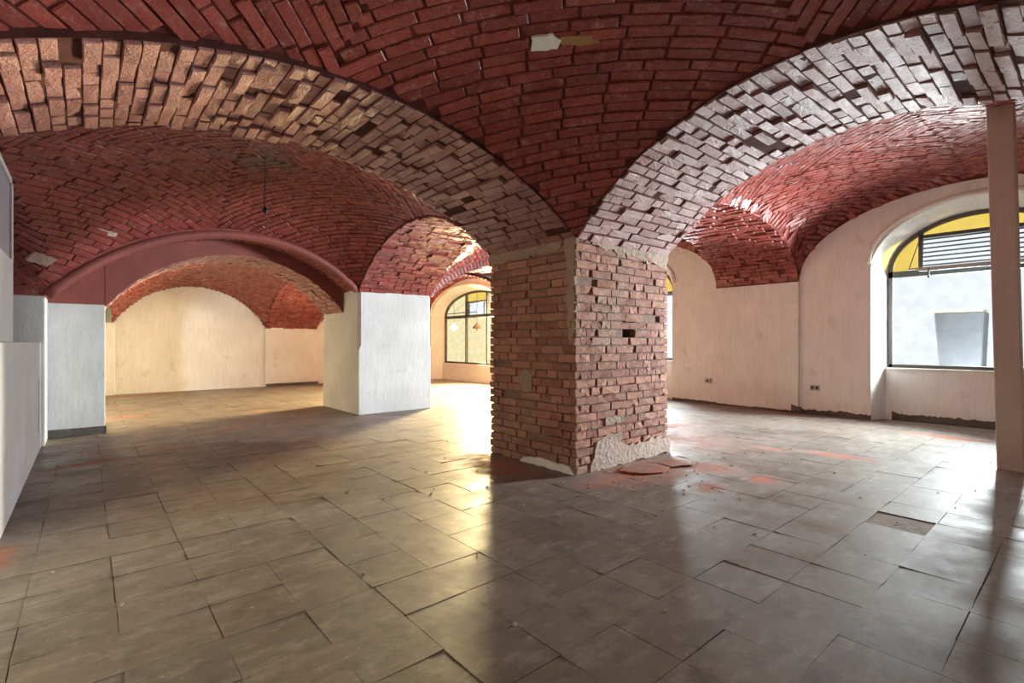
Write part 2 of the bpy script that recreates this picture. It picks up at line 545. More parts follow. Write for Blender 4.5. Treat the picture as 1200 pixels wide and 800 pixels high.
class Vault:
    """sail vault over a four-sided bay; corners sw, se, ne, nw; edge curves run west-east and south-north"""
    def __init__(s, sw, se, ne, nw, S, N, W, E, zc):
        s.c = (sw, se, ne, nw); s.S, s.N, s.W, s.E = S, N, W, E
        s.hx = ((Vector(se)-Vector(sw)).length + (Vector(ne)-Vector(nw)).length)/4
        s.hy = ((Vector(nw)-Vector(sw)).length + (Vector(ne)-Vector(se)).length)/4
        s.k = 0.0
        s.k = s.z(.5, .5) - zc
    def shape(s, f, t):
        m = f(.5)-(f(0)+f(1))/2
        return max(0.0, (f(t)-(f(0)+(f(1)-f(0))*t))/m)
    def z(s, u, v):
        S, N, W, E = s.S, s.N, s.W, s.E
        sw = (S(0)+W(0))/2; se = (S(1)+E(0))/2; nw = (N(0)+W(1))/2; ne = (N(1)+E(1))/2
        z = (1-v)*S(u) + v*N(u) + (1-u)*W(v) + u*E(v) - ((1-u)*(1-v)*sw + u*(1-v)*se + u*v*ne + (1-u)*v*nw)
        if s.k:
            a = .5*(s.shape(S, u)+s.shape(N, u)); b = .5*(s.shape(W, v)+s.shape(E, v))
            z -= s.k*a*b
        return z
    def P(s, u, v):
        p = lerp2(lerp2(s.c[0], s.c[1], u), lerp2(s.c[3], s.c[2], u), v)
        return Vector((p[0], p[1], s.z(u, v)))
    def L(s, x, y):
        """local plan metres from the bay centre -> point on the vault"""
        u = min(1, max(0, .5 + x/(2*s.hx))); v = min(1, max(0, .5 + y/(2*s.hy)))
        return s.P(u, v)

def build_vault(label, V, mats, limit=300, seed=1, course=0.082, brick_len=0.29, rough=.006):
    r = random.Random(seed)
    N = 44
    us = [0.5 - 0.5*math.cos(math.pi*i/N) for i in range(N+1)]
    b = MB()
    b.v = [tuple(V.P(u, v)) for v in us for u in us]
    for j in range(N):
        for i in range(N):
            a = j*(N+1)+i
            b.f.append((a, a+N+1, a+N+2, a+1))
    o = b.build('ceiling', mats[1], smooth=True)
    tag(o, label, 'ceiling', kind='structure')
    items = []
    for sx in (-1, 1):
        for sy in (-1, 1):
            c = 0.02
            hx, hy = V.hx, V.hy
            row = 0
            while c < hx+hy-0.03:
                # steepness on the middle of this course
                x0 = max(0.0, c-hy); x1 = min(hx, c)
                xm = (x0+x1)/2; ym = c-xm
                e = .02
                d1 = V.L(sx*xm, sy*ym); d2 = V.L(sx*(min(hx, xm+e)), sy*(min(hy, ym+e)))
                dp = math.hypot(min(hx, xm+e)-xm, min(hy, ym+e)-ym) or 1e-6
                g = (d2-d1).length/dp
                dc = course/max(1.0, g)*math.sqrt(2)
                cm = c + dc/2
                x0 = max(0.0, cm-hy); x1 = min(hx, cm)
                # walk along the course with x growing
                x = x0 - r.uniform(0, brick_len*.7)
                while x < x1:
                    xe = x + brick_len/math.sqrt(2)*.97
                    pa = V.L(sx*max(x0, min(x1, x)), sy*(cm-max(x0, min(x1, x))))
                    pb = V.L(sx*max(x0, min(x1, xe)), sy*(cm-max(x0, min(x1, xe))))
                    stretch = (pb-pa).length/max(1e-6, (Vector((pb.x, pb.y))-Vector((pa.x, pa.y))).length)
                    xe = x + brick_len/math.sqrt(2)/max(1.0, stretch)
                    a0 = max(x0, x); a1 = min(x1, xe); x = xe + .008
                    if a1 - a0 < 0.03: continue
                    am = (a0+a1)/2
                    pa = V.L(sx*a0, sy*(cm-a0)); pb = V.L(sx*a1, sy*(cm-a1))
                    ex = (pb-pa).normalized()
                    if a0 <= max(0.0, cm-hy) + 1e-6 and cm > hy: pa = pa - ex*.035
                    if a1 >= min(hx, cm) - 1e-6 and cm > hx: pb = pb + ex*.035
                    ln = (pb-pa).length
                    q0 = V.L(sx*am, sy*(cm-am))
                    q1 = V.L(sx*max(0, am-dc/4), sy*max(0, cm-am-dc/4)); q2 = V.L(sx*min(hx, am+dc/4), sy*min(hy, cm-am+dc/4))
                    ey = (q2-q1)
                    wl = ey.length
                    if wl < 0.01: continue
                    ey.normalize()
                    nn = ex.cross(ey).normalized()
                    if nn.z > 0: nn = -nn
                    nn = (nn + ex*r.gauss(0, .008) + ey*r.gauss(0, .018)).normalized()
                    ex = (ex - nn*ex.dot(nn)).normalized(); ey = nn.cross(ex)
                    p = (pa+pb)/2 + (q0 - (V.L(sx*a0, sy*(cm-a0))+V.L(sx*a1, sy*(cm-a1)))/2)*.65
                    items.append((r.randrange(len(BR)), frame_matrix(p + nn*max(.004, .011 + r.gauss(0, rough*.5)), ex, ey, nn, ln - .003, min(wl, .13)-.0095, .03)))
                c += dc; row += 1
    PENDING.append((o, 'brick', 'brick_field', mats[0], BR, brick_mesh, items, limit))
    return o

# ------------------------------------------------------------------ plan
P1 = (3.33, 4.79, 3.03, 4.27)          # bare brick pillar: x0 x1 y0 y1
P2 = (3.36, 4.72, 7.80, 9.40)          # plastered pillar
STEP = 0.03

AR = {}
AR['A'] = Arch((3.33, 3.03), (3.33, 4.27), (-1.0, 3.03), (-1.0, 4.27), 2.13, 2.05, 2.82)
AR['B'] = Arch((3.33, 3.03), (4.79, 3.03), (3.33, -.75), (4.79, -.75), 2.13, 2.13, 2.97)
AR['C'] = Arch((3.33, 4.27), (4.79, 4.27), (3.36, 7.80), (4.72, 7.80), 2.13, 2.02, 2.83)
AR['F'] = Arch((4.79, 3.03), (4.79, 4.27), (9.05, 3.25), (9.05, 4.68), 2.18, 2.20, 3.02, 'ell')
AR['D'] = Arch((4.72, 7.80), (4.72, 9.40), (9.0, 7.80), (9.0, 9.40), 2.02, 2.02, 2.80)
AR['E'] = Arch((3.36, 7.80), (3.36, 8.50), (-.37, 7.80), (-.37, 8.50), 2.04, 1.74, 2.70)
AR['H'] = Arch((3.36, 8.42), (3.36, 9.40), (.18, 8.42), (.18, 9.40), 1.70, 1.66, 2.50)
AR['G'] = Arch((3.36, 9.40), (4.72, 9.40), (3.6, 14.35), (4.95, 14.35), 1.75, 1.56, 2.55)
AR['S'] = Arch((3.33, -.75), (3.33, -1.9), (-1.0, -.75), (-1.0, -1.9), 2.13, 2.05, 2.82)

def E(k, w=0, lift=STEP, flip=False): return AR[k].edge(w, lift, flip)

VT = {}
VT['1L'] = Vault((-1, -.75), (3.33, -.75), (3.33, 3.03), (-1, 3.03), E('S', flip=True), E('A', flip=True), curve(2.1, 2.1, 2.85, 1.9, lift=STEP), E('B', flip=True), 3.30)
VT['2L'] = Vault((-1, 4.27), (3.33, 4.27), (3.36, 7.80), (-.60, 7.80), E('A', flip=True, lift=.03), (lambda u: AR['E'].z(min(1.0, max(0.0, (3.96 - 3.96*u)/3.73))) + .075), curve(2.05, 1.80, 2.75, 1.77, lift=.04), E('C', lift=.005), 3.25)
VT['1R'] = Vault((4.79, -.75), (9.1, -.95), (9.10, 3.25), (4.79, 3.03), curve(2.18, 2.2, 2.95, 2.1, 'ell', STEP), E('F', lift=.015), E('B', flip=True, lift=STEP), curve(2.22, 2.22, 3.38, 2.1, 'ell'), 3.48)
VT['2R'] = Vault((4.79, 4.27), (9.10, 4.68), (9.10, 7.80), (4.72, 7.80), E('F', lift=.03), E('D', lift=.24), E('C', lift=.02), curve(2.22, 2.22, 3.22, 1.56, 'ell'), 3.40)
VT['3L'] = Vault((.20, 9.40), (3.36, 9.40), (3.6, 14.35), (.45, 14.35), E('H', flip=True, lift=.04), curve(1.62, 1.60, 2.55, 1.58), curve(1.65, 1.62, 2.5, 2.5), E('G', lift=.03), 2.90)
VT['3R'] = Vault((4.72, 9.40), (8.4, 9.40), (8.4, 14.35), (4.95, 14.35), E('D', lift=.03), curve(1.6, 1.8, 2.6, 1.7), E('G', lift=.03), curve(1.9, 1.9, 3.0, 2.48), 3.10)

# ------------------------------------------------------------------ structure: floor
b = MB(); b.box(-1.2, 9.6, -2.2, 14.6, -.10, -.004)
floor = tag(b.build('floor', 'subfloor'), 'worn grey-brown tiled floor of the vaulted hall', 'floor', kind='structure')

T = 0.32
missing_tiles = {(12, 2)}
broken = {(11, 8), (12, 8), (13, 8), (11, 7)}
items = []
rt = random.Random(5)
def inside(x, y, m=0.0):
    for (x0, x1, y0, y1) in (P1, P2):
        if x0+m < x < x1-m and y0+m < y < y1-m: return True
    return False
for i in range(-2, 29):
    for j in range(-4, 45):
        x = 0.10 + T*(i+.5); y = 1.01 - T*3 + T*(j+.5)
        if (i, j) in missing_tiles or x < -.52 or x > 9.5: continue
        if y < -1.0 or y > 14.5: continue
        if inside(x, y, .2): continue
        if y > 8.5 and x < .12: continue
        a = rt.choice((0, 1, 2, 3))*math.pi/2 + rt.gauss(0, .006)
        m = Matrix.Translation((x + rt.gauss(0, .002), y + rt.gauss(0, .002), rt.uniform(.0, .0022))) @ Matrix.Rotation(a, 4, 'Z') @ Matrix.Rotation(rt.gauss(0, .0016), 4, 'X') @ Matrix.Rotation(rt.gauss(0, .0016), 4, 'Y') @ Matrix.Diagonal((T*.994, T*.994, 1, 1))
        items.append((rt.randrange(len(TL)), m))
PENDING.append((floor, 'floor_tile', 'tile_field', 'tile', TL, tile_mesh, items, 300))

# ------------------------------------------------------------------ arches and vaults
RED = ('vault', 'vault_mortar'); WORN = ('arch', 'arch_mortar'); FAR = RED
build_arch('brick_arch', 'worn brick arch springing from the bare brick pillar to the left wall', AR['A'], .30, WORN, rough=.012, missing=.02, seed=11)
build_arch('brick_arch', 'worn brick arch springing from the bare brick pillar towards the near street window bay', AR['B'], .30, WORN, rough=.012, missing=.02, seed=12)
build_arch('brick_arch', 'red painted brick arch between the bare brick pillar and the plastered pillar', AR['C'], .30, RED, seed=13)
build_arch('brick_arch', 'red painted brick arch between the bare brick pillar and the street wall', AR['F'], .30, RED, seed=14)
build_arch('brick_arch', 'red brick arch with upright face bricks from plastered pillar to street wall', AR['D'], .30, RED, face=True, seed=15)
rE = build_arch('roll_edged_arch', 'red stepped arch with rounded roll edge between plastered pillar and stepped pier', AR['E'], .35, ('roll', 'roll'), rough=.002, seed=16, part='outer_ring', limit=0)
build_arch('x', '', AR['H'], .62, ('arch', 'roll'), parent_thing=rE, rough=.006, seed=17, part='inner_ring')
build_arch('brick_arch', 'red brick arch between plastered pillar and cream back wall', AR['G'], .30, FAR, seed=18)
build_arch('brick_arch', 'dark red brick arch in front of the plain near wall', AR['S'], .30, RED, seed=19)
# roll moulding along the front edge of the stepped arch
b = MB(); A = AR['E']; path = []
for i in range(49):
    t = i/48
    p = A.P(t, 0.0); et, ew, n = A.frame(t, 0)
    path.append((p + n*.012 + Vector((0, .035, 0)), n, Vector((0, 1, 0))))
b.sweep(path, [(.062*math.cos(a), .062*math.sin(a)) for a in [k*math.pi/6 for k in range(12)]])
b.build('roll_moulding', 'roll', rE, smooth=True)

build_vault('dark red brick sail vault above the near floor in front of the brick pillar', VT['1L'], RED, seed=21, rough=.012)
build_vault('red brick sail vault with a wire hanging from its crown', VT['2L'], RED, seed=22)
build_vault('glossy red brick sail vault beside the near street window', VT['1R'], RED, seed=23)
build_vault('red brick sail vault between the brick pillar and the middle street window', VT['2R'], RED, seed=24)
build_vault('red brick vault in front of the cream back wall', VT['3L'], FAR, seed=25)
build_vault('red brick vault in front of the far street window', VT['3R'], RED, seed=26)

def ragged(pts, amp, seed, sub=4):
    r = random.Random(seed); out = []
    for i in range(len(pts)):
        a = Vector(pts[i]); c = Vector(pts[(i+1) % len(pts)])
        n = max(1, int((c-a).length/sub*1.0)) if sub > 1e-6 else 1
        for k in range(n):
            p = a + (c-a)*(k/n)
            out.append((p[0] + (r.uniform(-amp, amp) if k else 0), p[1] + (r.uniform(-amp, amp) if k else 0)))
    return out

def vault_patch(name, mat, parent, V, u, v, pts, thick, seed):
    p = V.P(u, v); eu = (V.P(u+.01, v)-V.P(u-.01, v)).normalized(); ev = (V.P(u, v+.01)-V.P(u, v-.01)).normalized()
    n = eu.cross(ev).normalized()
    if n.z > 0: n = -n
    d1 = (eu - ev).normalized(); d2 = n.cross(d1)
    q = ragged(pts, .008, seed, .03)
    b = MB(); b.prism([p + d1*a + d2*c + n*(.012+thick) for a, c in q], n*-(.03+thick))
    b.build(name, mat, parent, bevel=.003)
V1 = bpy.data.objects['ceiling']; V2 = bpy.data.objects['ceiling.001']
def uv1(x, y): return (x+1)/4.33, (y+.75)/3.78
vault_patch('plaster_patch', 'pale_trim', V1, VT['1L'], *uv1(2.19, 2.26), [(-.09, -.05), (.08, -.06), (.11, .0), (.05, .05), (-.08, .045)], .008, 81)
vault_patch('plaster_patch', 'ochre', V1, VT['1L'], *uv1(2.36, 2.12), [(-.12, -.035), (.13, -.035), (.13, .035), (-.12, .035)], .003, 82)
vault_patch('plaster_patch', 'render_rough', V2, VT['2L'], .06, .93, [(-.06, -.10), (.06, -.12), (.08, .1), (-.05, .12)], .004, 83)
vault_patch('plaster_patch', 'render_rough', V2, VT['2L'], .20, .94, [(-.03, -.12), (.03, -.12), (.02, .12), (-.03, .1)], .003, 84)

# ------------------------------------------------------------------ bare brick pillar
pil = thing('brick_pillar', 'bare orange brick pillar with knocked off plaster standing free', 'pillar', (4.06, 3.65, 0))
x0, x1, y0, y1 = P1
IN = .022
b = MB(); b.box(x0+IN, x1-IN, y0+.15, y1-IN, 0, 2.75)
b.box(x0+IN, 4.03, y0+IN, y0+.151, 0, 2.75); b.box(4.23, x1-IN, y0+IN, y0+.151, 0, 2.75); b.box(4.029, 4.231, y0+IN, y0+.151, 0, 1.24); b.box(4.029, 4.231, y0+IN, y0+.151, 1.415, 2.75)
b.build('core', 'brick_mortar', pil)
items = []; items_r = random.Random(31)
def pillar_face(org, ex, nrm, width, corner_lo, holes):
    r = items_r
    ex = Vector(ex); nrm = Vector(nrm); ez = Vector((0, 0, 1))
    H = .0775; z = 0.0; k = 0
    while z < 2.26:
        off = .0 if (k % 2) == corner_lo else .062
        end = width - (.0 if (k % 2) == corner_lo else .062)
        x = off; first = True
        while x < end - .03:
            bl = .285 if r.random() < .68 else .138
            if first and k % 2: bl = .138
            first = False
            xe = min(end, x+bl)
            if end - xe < .06: xe = end
            c = (x+xe)/2; zc = z + H/2
            x_, x = x, xe + .007
            if any(a <= c <= a2 and q <= zc <= q2 for (a, a2, q, q2) in holes) or r.random() < .012: continue
            p = Vector(org) + ex*c + ez*(zc + r.gauss(0, .0015))
            n2 = (nrm + ex*r.gauss(0, .012) + ez*r.gauss(0, .014)).normalized()
            e1 = (ex - n2*ex.dot(n2)).normalized(); e2 = n2.cross(e1)
            items.append((r.randrange(len(BR2)), frame_matrix(p + n2*r.gauss(.002, .0035), e1, e2, n2, xe-x_, H-.006, .062)))
        z += H; k += 1
pillar_face((x0, y0, 0), (1, 0, 0), (0, -1, 0), x1-x0, 0, [(.68, .93, 1.24, 1.415), (.40, .60, .36, .40)])
pillar_face((x0, y1, 0), (0, -1, 0), (-1, 0, 0), y1-y0, 1, [(.66, .80, .22, .30)])
pillar_face((x1, y1, 0), (-1, 0, 0), (0, 1, 0), x1-x0, 0, [])
pillar_face((x1, y0, 0), (0, 1, 0), (1, 0, 0), y1-y0, 1, [])
PENDING.append((pil, 'brick', 'brick_field', 'brick', BR2, rough_brick_mesh, items, 300))

def patch(name, mat, pts, plane, coord, thick, parent, amp=.012, seed=1, sub=.045):
    """ragged-edged slab on a vertical plane; plane 'y': pts are (x, z) at y = coord facing -y; 'x': pts are (y, z) facing -x"""
    q = ragged(pts, amp, seed, sub)
    b = MB()
    if plane == 'y': b.prism([(a, coord - thick, c) for a, c in q], (0, thick + .03, 0))
    else: b.prism([(coord - thick, a, c) for a, c in q], (thick + .03, 0, 0))
    return b.build(name, mat, parent, bevel=.004)

patch('render_patch', 'render_rough', [(3.50, 0), (4.81, 0), (4.81, .17), (4.45, .20), (4.20, .16), (3.95, .22), (3.72, .30), (3.60, .27)], 'y', y0, .018, pil, .018, 3)
patch('render_patch', 'pale_trim', [(3.04, 0), (3.78, 0), (3.72, .055), (3.45, .085), (3.10, .07)], 'x', x0, .016, pil, .008, 4)
patch('mortar_patch', 'old_mortar', [(3.045, 1.30), (3.085, 1.12), (3.13, 1.40), (3.14, 1.9), (3.20, 2.30), (3.045, 2.32)], 'x', x0, .010, pil, .012, 5)
patch('mortar_patch', 'old_mortar', [(3.60, .76), (3.64, .70), (3.73, .70), (3.79, .78), (3.78, .88), (3.70, .93), (3.61, .89)], 'x', x0, .012, pil, .014, 6)
patch('mortar_patch', 'old_mortar', [(3.22, 2.06), (3.7, 2.04), (4.29, 2.02), (4.29, 2.14), (3.8, 2.18), (3.22, 2.24)], 'x', x0, .008, pil, .022, 7)
patch('mortar_patch', 'old_mortar', [(3.55, 2.10), (4.0, 2.06), (4.6, 2.0), (4.78, 1.94), (4.78, 2.15), (4.1, 2.17), (3.55, 2.18)], 'y', y0, .008, pil, .022, 8)
patch('mortar_patch', 'old_mortar', [(3.74, .40), (4.02, .42), (4.02, .49), (3.74, .48)], 'y', y0, .004, pil, .02, 10)
patch('mortar_patch', 'old_mortar', [(3.72, .22), (3.98, .22), (4.0, .32), (3.74, .31)], 'y', y0, .006, pil, .02, 14)

# ------------------------------------------------------------------ plastered pillar with stopped chamfers
pp = thing('plaster_pillar', 'square grey-white plastered pillar with chamfered upper corners', 'pillar', (4.04, 8.6, 0))
x0, x1, y0, y1 = P2
b = MB(); b.box(x0, x1, y0, y1, 0, 1.06); b.build('lower_shaft', 'grey_wall', pp, bevel=.012)
c = .045
def oct_(z, k): return [(x0+k, y0, z), (x1-k, y0, z), (x1, y0+k, z), (x1, y1-k, z), (x1-k, y1, z), (x0+k, y1, z), (x0, y1-k, z), (x0, y0+k, z)]
b = MB(); b.v = oct_(1.05, .004) + oct_(1.14, c) + oct_(2.05, c)
for k in (0, 8):
    for i in range(8): b.f.append((k+i, k+(i+1) % 8, k+8+(i+1) % 8, k+8+i))
b.f.append(tuple(range(16, 24))); b.build('upper_shaft', 'grey_wall', pp)
b = MB(); b.box(x0+.01, x1-.01, y0+.01, y1-.01, 2.0, 2.7); b.build('springer', 'vault_mortar', pp)

# ------------------------------------------------------------------ stepped pier on the left and its dark foot
sp = thing('stepped_pier', 'stepped plaster pier carrying the roll edged arch at left wall', 'pier', (-.1, 8.9, 0))
b = MB(); b.box(-1.0, .18, 8.42, 9.45, 0, 1.68); b.build('inner_shaft', 'grey_wall', sp, bevel=.01)
b = MB(); b.box(-1.0, -.37, 7.80, 8.45, 0, 1.72); b.build('outer_shaft', 'grey_wall', sp, bevel=.01)
b = MB(); b.box(-1.0, -.372, 7.803, 8.45, 1.72, 2.3); b.build('red_springer', 'roll', sp)
b = MB(); b.box(-1.0, .175, 8.425, 9.44, 1.68, 2.5); b.build('red_springer', 'roll', sp)
items = []
for k in range(8):
    z = 1.74 + .0775*(k+.5); x = -1.0 - (.15 if k % 2 else 0)
    while x < -.40:
        a0 = max(-1.0, x); a1 = min(-.372, x+.285); x += .293
        if a1-a0 > .04: items.append(((k*3+int(x*10)) % len(BR), frame_matrix(Vector(((a0+a1)/2, 7.797, z)), Vector((1, 0, 0)), Vector((0, 0, 1)), Vector((0, -1, 0)), a1-a0, .071, .03)))
PENDING.append((sp, 'brick', 'brick_field', 'vault', BR, brick_mesh, items, 300))
b = MB(); b.box(-.37, .183, 8.41, 8.425, 0, .10); b.box(.175, .19, 8.41, 9.44, 0, .09); b.build('skirting', 'skirt', sp)

# ------------------------------------------------------------------ left wall: low ledge wall, upper block, metal panel
b = MB(); b.box(-1.25, -1.0, -2.0, 7.8, 0, 3.2)
wl = tag(b.build('wall_left', 'white_wall'), 'left wall of the hall behind the low ledge', 'wall', kind='structure')
b = MB(); b.box(-1.0, -.40, 2.2, 7.80, 0, 1.195)
wg = tag(b.build('wall_ledge', 'grey_wall', bevel=.006), 'low grey-white ledge wall running along the left side', 'wall', kind='structure')
b = MB(); b.box(-1.0, -.42, 2.6, 5.25, 1.195, 1.80)
b.build('upper_block', 'grey_wall', wg, bevel=.006)
b = MB(); b.box(-.402, -.396, 7.42, 7.50, .22, .80)
b.build('slot_cover', 'socket', wg)
mp_ = thing('metal_panel', 'blue-grey sheet metal panel with pale rim above the left ledge', 'panel', (-.47, 4.85, 1.8))
b = MB(); b.box(-.50, -.435, 4.47, 5.18, 1.802, 2.36); b.build('sheet', 'panel', mp_, bevel=.005)
b = MB(); b.box(-.51, -.42, 5.18, 5.26, 1.80, 2.40); b.box(-.51, -.42, 4.44, 5.26, 2.36, 2.40); b.build('rim', 'panel_edge', mp_, bevel=.004)

# ------------------------------------------------------------------ walls with window niches (street side)
def ell_arch(yc, half, zs, zc, n=24):
    return [(yc + half*math.cos(math.pi*i/n), zs + (zc-zs)*math.sin(math.pi*i/n)) for i in range(n+1)]

def wall_with_niche(b, X, ya, yb, ztop, yc, half, zs, zc):
    arc = ell_arch(yc, half, zs, zc)      # from +y to -y
    b.quad((X, ya, 0), (X, yc-half, 0), (X, yc-half, ztop), (X, ya, ztop))
    b.quad((X, yc+half, 0), (X, yb, 0), (X, yb, ztop), (X, yc+half, ztop))
    for (p, q) in zip(arc, arc[1:]):
        b.quad((X, p[0], p[1]), (X, q[0], q[1]), (X, q[0], ztop), (X, p[0], ztop))

wallR = MB()
wall_with_niche(wallR, 9.10, -1.2, 3.27, 3.6, 1.05, 1.20, 2.28, 3.16)
wall_with_niche(wallR, 9.10, 4.66, 7.82, 3.5, 6.70, 1.06, 2.28, 3.02)
wall_with_niche(wallR, 8.40, 9.38, 14.5, 3.3, 12.0, 1.88, 1.90, 2.84)
wr = tag(wallR.build('wall_right', 'white_wall'), 'off-white plastered street wall with three arched window niches', 'wall', kind='structure')
b = MB(); b.box(9.05, 9.3, 3.25, 4.68, 0, 2.22); b.build('wall_pier', 'white_wall', wr, bevel=.012)
b = MB(); b.box(9.06, 9.3, 3.26, 4.67, 2.22, 3.4); b.build('springer', 'vault_mortar', wr)
b = MB(); b.box(9.0, 9.3, 7.80, 9.42, 0, 2.03); b.box(8.41, 9.3, 9.30, 9.40, 0, 3.2); b.build('wall_pier', 'white_wall', wr, bevel=.012)
b = MB(); b.box(9.02, 9.3, 7.81, 9.41, 2.03, 3.3); b.build('springer', 'vault_mortar', wr)

def window(idx, X, yc, half_f, half_b, depth, zsill, zs_f, zc_f, zs_b, zc_b, label, kind, par_x):
    root = bpy.data.objects.new('window_%d' % idx, None)
    COL.objects.link(root); root.location = (X+depth, yc, 0)
    ROOTINV[root.name] = Matrix.Translation(root.location).inverted()
    tag(root, label, 'window', kind='structure')
    Xb = X + depth
    n = 24
    fa = [(yc+half_f, 0)] + ell_arch(yc, half_f, zs_f, zc_f, n) + [(yc-half_f, 0)]
    ba = [(yc+half_b, 0)] + ell_arch(yc, half_b, zs_b, zc_b, n) + [(yc-half_b, 0)]
    b = MB()
    for i in range(len(fa)-1):
        p, q, r_, s_ = fa[i], fa[i+1], ba[i+1], ba[i]
        b.quad((X, *p), (X, *q), (Xb, *r_), (Xb, *s_))
        # outer skin of the wall round the niche, so the opening has real thickness
        b.quad((Xb, *s_), (Xb, *r_), (Xb, r_[0] + (0.5 if r_[0] > yc else -.5), r_[1]+.4), (Xb, s_[0] + (0.5 if s_[0] > yc else -.5), s_[1]+.4))
    b.build('reveal', 'pale_trim', root, smooth=False)
    # plaster moulding round the arch
    b = MB(); path = []
    for (yy, zz), (y2, z2) in zip(ell_arch(yc, half_f, zs_f+.12, zc_f, 40), ell_arch(yc, half_f+.075, zs_f+.12, zc_f+.075, 40)):
        o = Vector((X, yy, zz)); e1 = (Vector((X, y2, z2)) - o)
        path.append((o, e1, Vector((-1, 0, 0))))
    b.sweep(path, [(0, -.03), (0, .022), (.3, .034), (.7, .034), (1, .018), (1, -.03)])
    b.build('arch_moulding', 'pale_trim', root, smooth=False)
    # parapet and sill
    b = MB(); b.box(par_x, Xb+.05, yc-half_b-.06, yc+half_b+.06, 0, zsill-.03); b.build('parapet', 'white_wall' if kind != 3 else 'pale_trim', root)
    b = MB(); b.box(par_x-.02, Xb+.04, yc-half_b-.02, yc+half_b+.02, zsill-.03, zsill); b.build('window_sill', 'pale_trim', root, bevel=.005)
    # frame
    F = .05; dpt = .035
    b = MB()
    def bar(ya, yb, za, zb, d=dpt): b.box(Xb-d, Xb+d, min(ya, yb), max(ya, yb), za, zb)
    bar(yc-half_b, yc+half_b, zsill, zsill+F)
    bar(yc-half_b, yc-half_b+F, zsill, zs_b+.02); bar(yc+half_b-F, yc+half_b, zsill, zs_b+.02)
    path = []
    for (yy, zz), (y2, z2) in zip(ell_arch(yc, half_b, zs_b, zc_b, 40), ell_arch(yc, half_b-F, zs_b, zc_b-F, 40)):
        o = Vector((Xb, yy, zz)); path.append((o, Vector((Xb, y2, z2))-o, Vector((1, 0, 0))))
    b.sweep(path, [(-.1, -dpt), (1, -dpt), (1, dpt), (-.1, dpt)])
    trz = zs_b - .02
    bar(yc-half_b, yc+half_b, trz-.045, trz+.045)
    def arcz(y): return zs_b + (zc_b-F-zs_b)*math.sqrt(max(0, 1-((y-yc)/(half_b-F))**2))
    def pane(name, pts, mat):
        pb = MB(); pb.prism([(Xb-.004, y, z) for y, z in pts], (.008, 0, 0)); return pb.build(name, mat, root)
    hb = half_b - F
    if kind in (1, 2):
        my = hb*.66
        mtop = arcz(yc+my)
        for s in (-1, 1): bar(yc+s*my-.028, yc+s*my+.028, trz, mtop+.02)
        hz = trz + (zc_b - trz)*.66
        bar(yc-my, yc+my, hz-.025, hz+.025)
        pane('pane', [(yc-hb, zsill+F), (yc+hb, zsill+F), (yc+hb, trz-.045), (yc-hb, trz-.045)], 'glass_white')
        for s in (-1, 1):
            ys = [yc + s*(my+.028 + (hb-my-.028)*k/10) for k in range(11)]
            pts = [(y, max(trz+.045, arcz(y))) for y in ys] + [(yc+s*(my+.028), trz+.045)]
            pane('yellow_pane', pts, 'glass_yellow')
        ys = [yc - my + 2*my*k/16 for k in range(17)]
        pts = [(y, max(hz+.025, arcz(y))) for y in ys] + [(yc+my, hz+.025), (yc-my, hz+.025)]
        pane('yellow_pane', pts, 'glass_yellow')
        pane('vent_pane', [(yc-my, trz+.045), (yc+my, trz+.045), (yc+my, hz-.025), (yc-my, hz-.025)], 'glass_white')
        # louvre slats, each its own piece
        nsl = 7
        for k in range(nsl):
            z = trz + .10 + (hz-trz-.15)*k/(nsl-1)
            sb = MB(); sb.obox((Xb-.045, yc, z), (0, my-.03, 0), (.016, 0, .010), (-.002, 0, .003))
            sb.build('louvre_slat', 'frame', root)
        # tilted hopper bar with two stays and a catch
        hb_ = MB(); hb_.box(Xb-.20, Xb-.165, yc-my-.12, yc+my+.12, trz+.035, trz+.06); hb_.box(Xb-.185, Xb-.15, yc-my, yc+my, trz+.005, trz+.035)
        hp = hb_.build('hopper_bar', 'frame_pale', root)
        for s in (-1, 1):
            st = MB(); a0 = Vector((Xb-.18, yc+s*(my+.11), trz+.05)); a1 = Vector((Xb-.03, yc+s*my, mtop-.03))
            d = (a1-a0)/2; st.obox((a0+a1)/2, d, (0, .006, 0), (.006, 0, .003)); st.build('stay', 'frame', hp)
        ct = MB(); ct.obox((Xb-.19, yc+my*.82, trz-.02), (.006, 0, 0), (0, .008, 0), (0, 0, .06)); ct.obox((Xb-.19, yc+my*.82, trz-.085), (.012, 0, 0), (0, .014, 0), (0, 0, .012)); ct.build('catch', 'frame', hp)
    else:
        for y in (yc+.5, yc-.55): bar(y-.03, y+.03, zsill, arcz(y)+.02)
        cuts = [yc-hb, yc-.58, yc-.52, yc+.47, yc+.53, yc+hb]
        for k in (0, 2, 4):
            ya, yb = cuts[k], cuts[k+1]
            pane('pane', [(ya, zsill+F), (yb, zsill+F), (yb, trz-.045), (ya, trz-.045)], 'glass_cream')
            ys = [ya + (yb-ya)*q/12 for q in range(13)]
            if k == 2:
                pane('vent_pane', [(ya+.12, trz+.05), (yb-.1, trz+.05), (yb-.1, trz+.40), (ya+.12, trz+.40)], 'glass_white')
                pane('upper_pane', [(y, arcz(y)) for y in ys] + [(yb, trz+.45), (ya, trz+.45)], 'glass_yellow')
                bar(ya, yb, trz+.40, trz+.45); bar(ya+.07, ya+.12, trz, trz+.42); bar(yb-.1, yb-.05, trz, trz+.42)
            else:
                pane('upper_pane', [(y, max(trz+.045, arcz(y))) for y in ys] + [(yb, trz+.045), (ya, trz+.045)], 'glass_cream')
        st = MB(); st.obox((Xb-.2, yc+.45, trz+.10), (.012, 0, 0), (0, .75, 0), (0, 0, .012)); st.build('hopper_bar', 'frame', root)
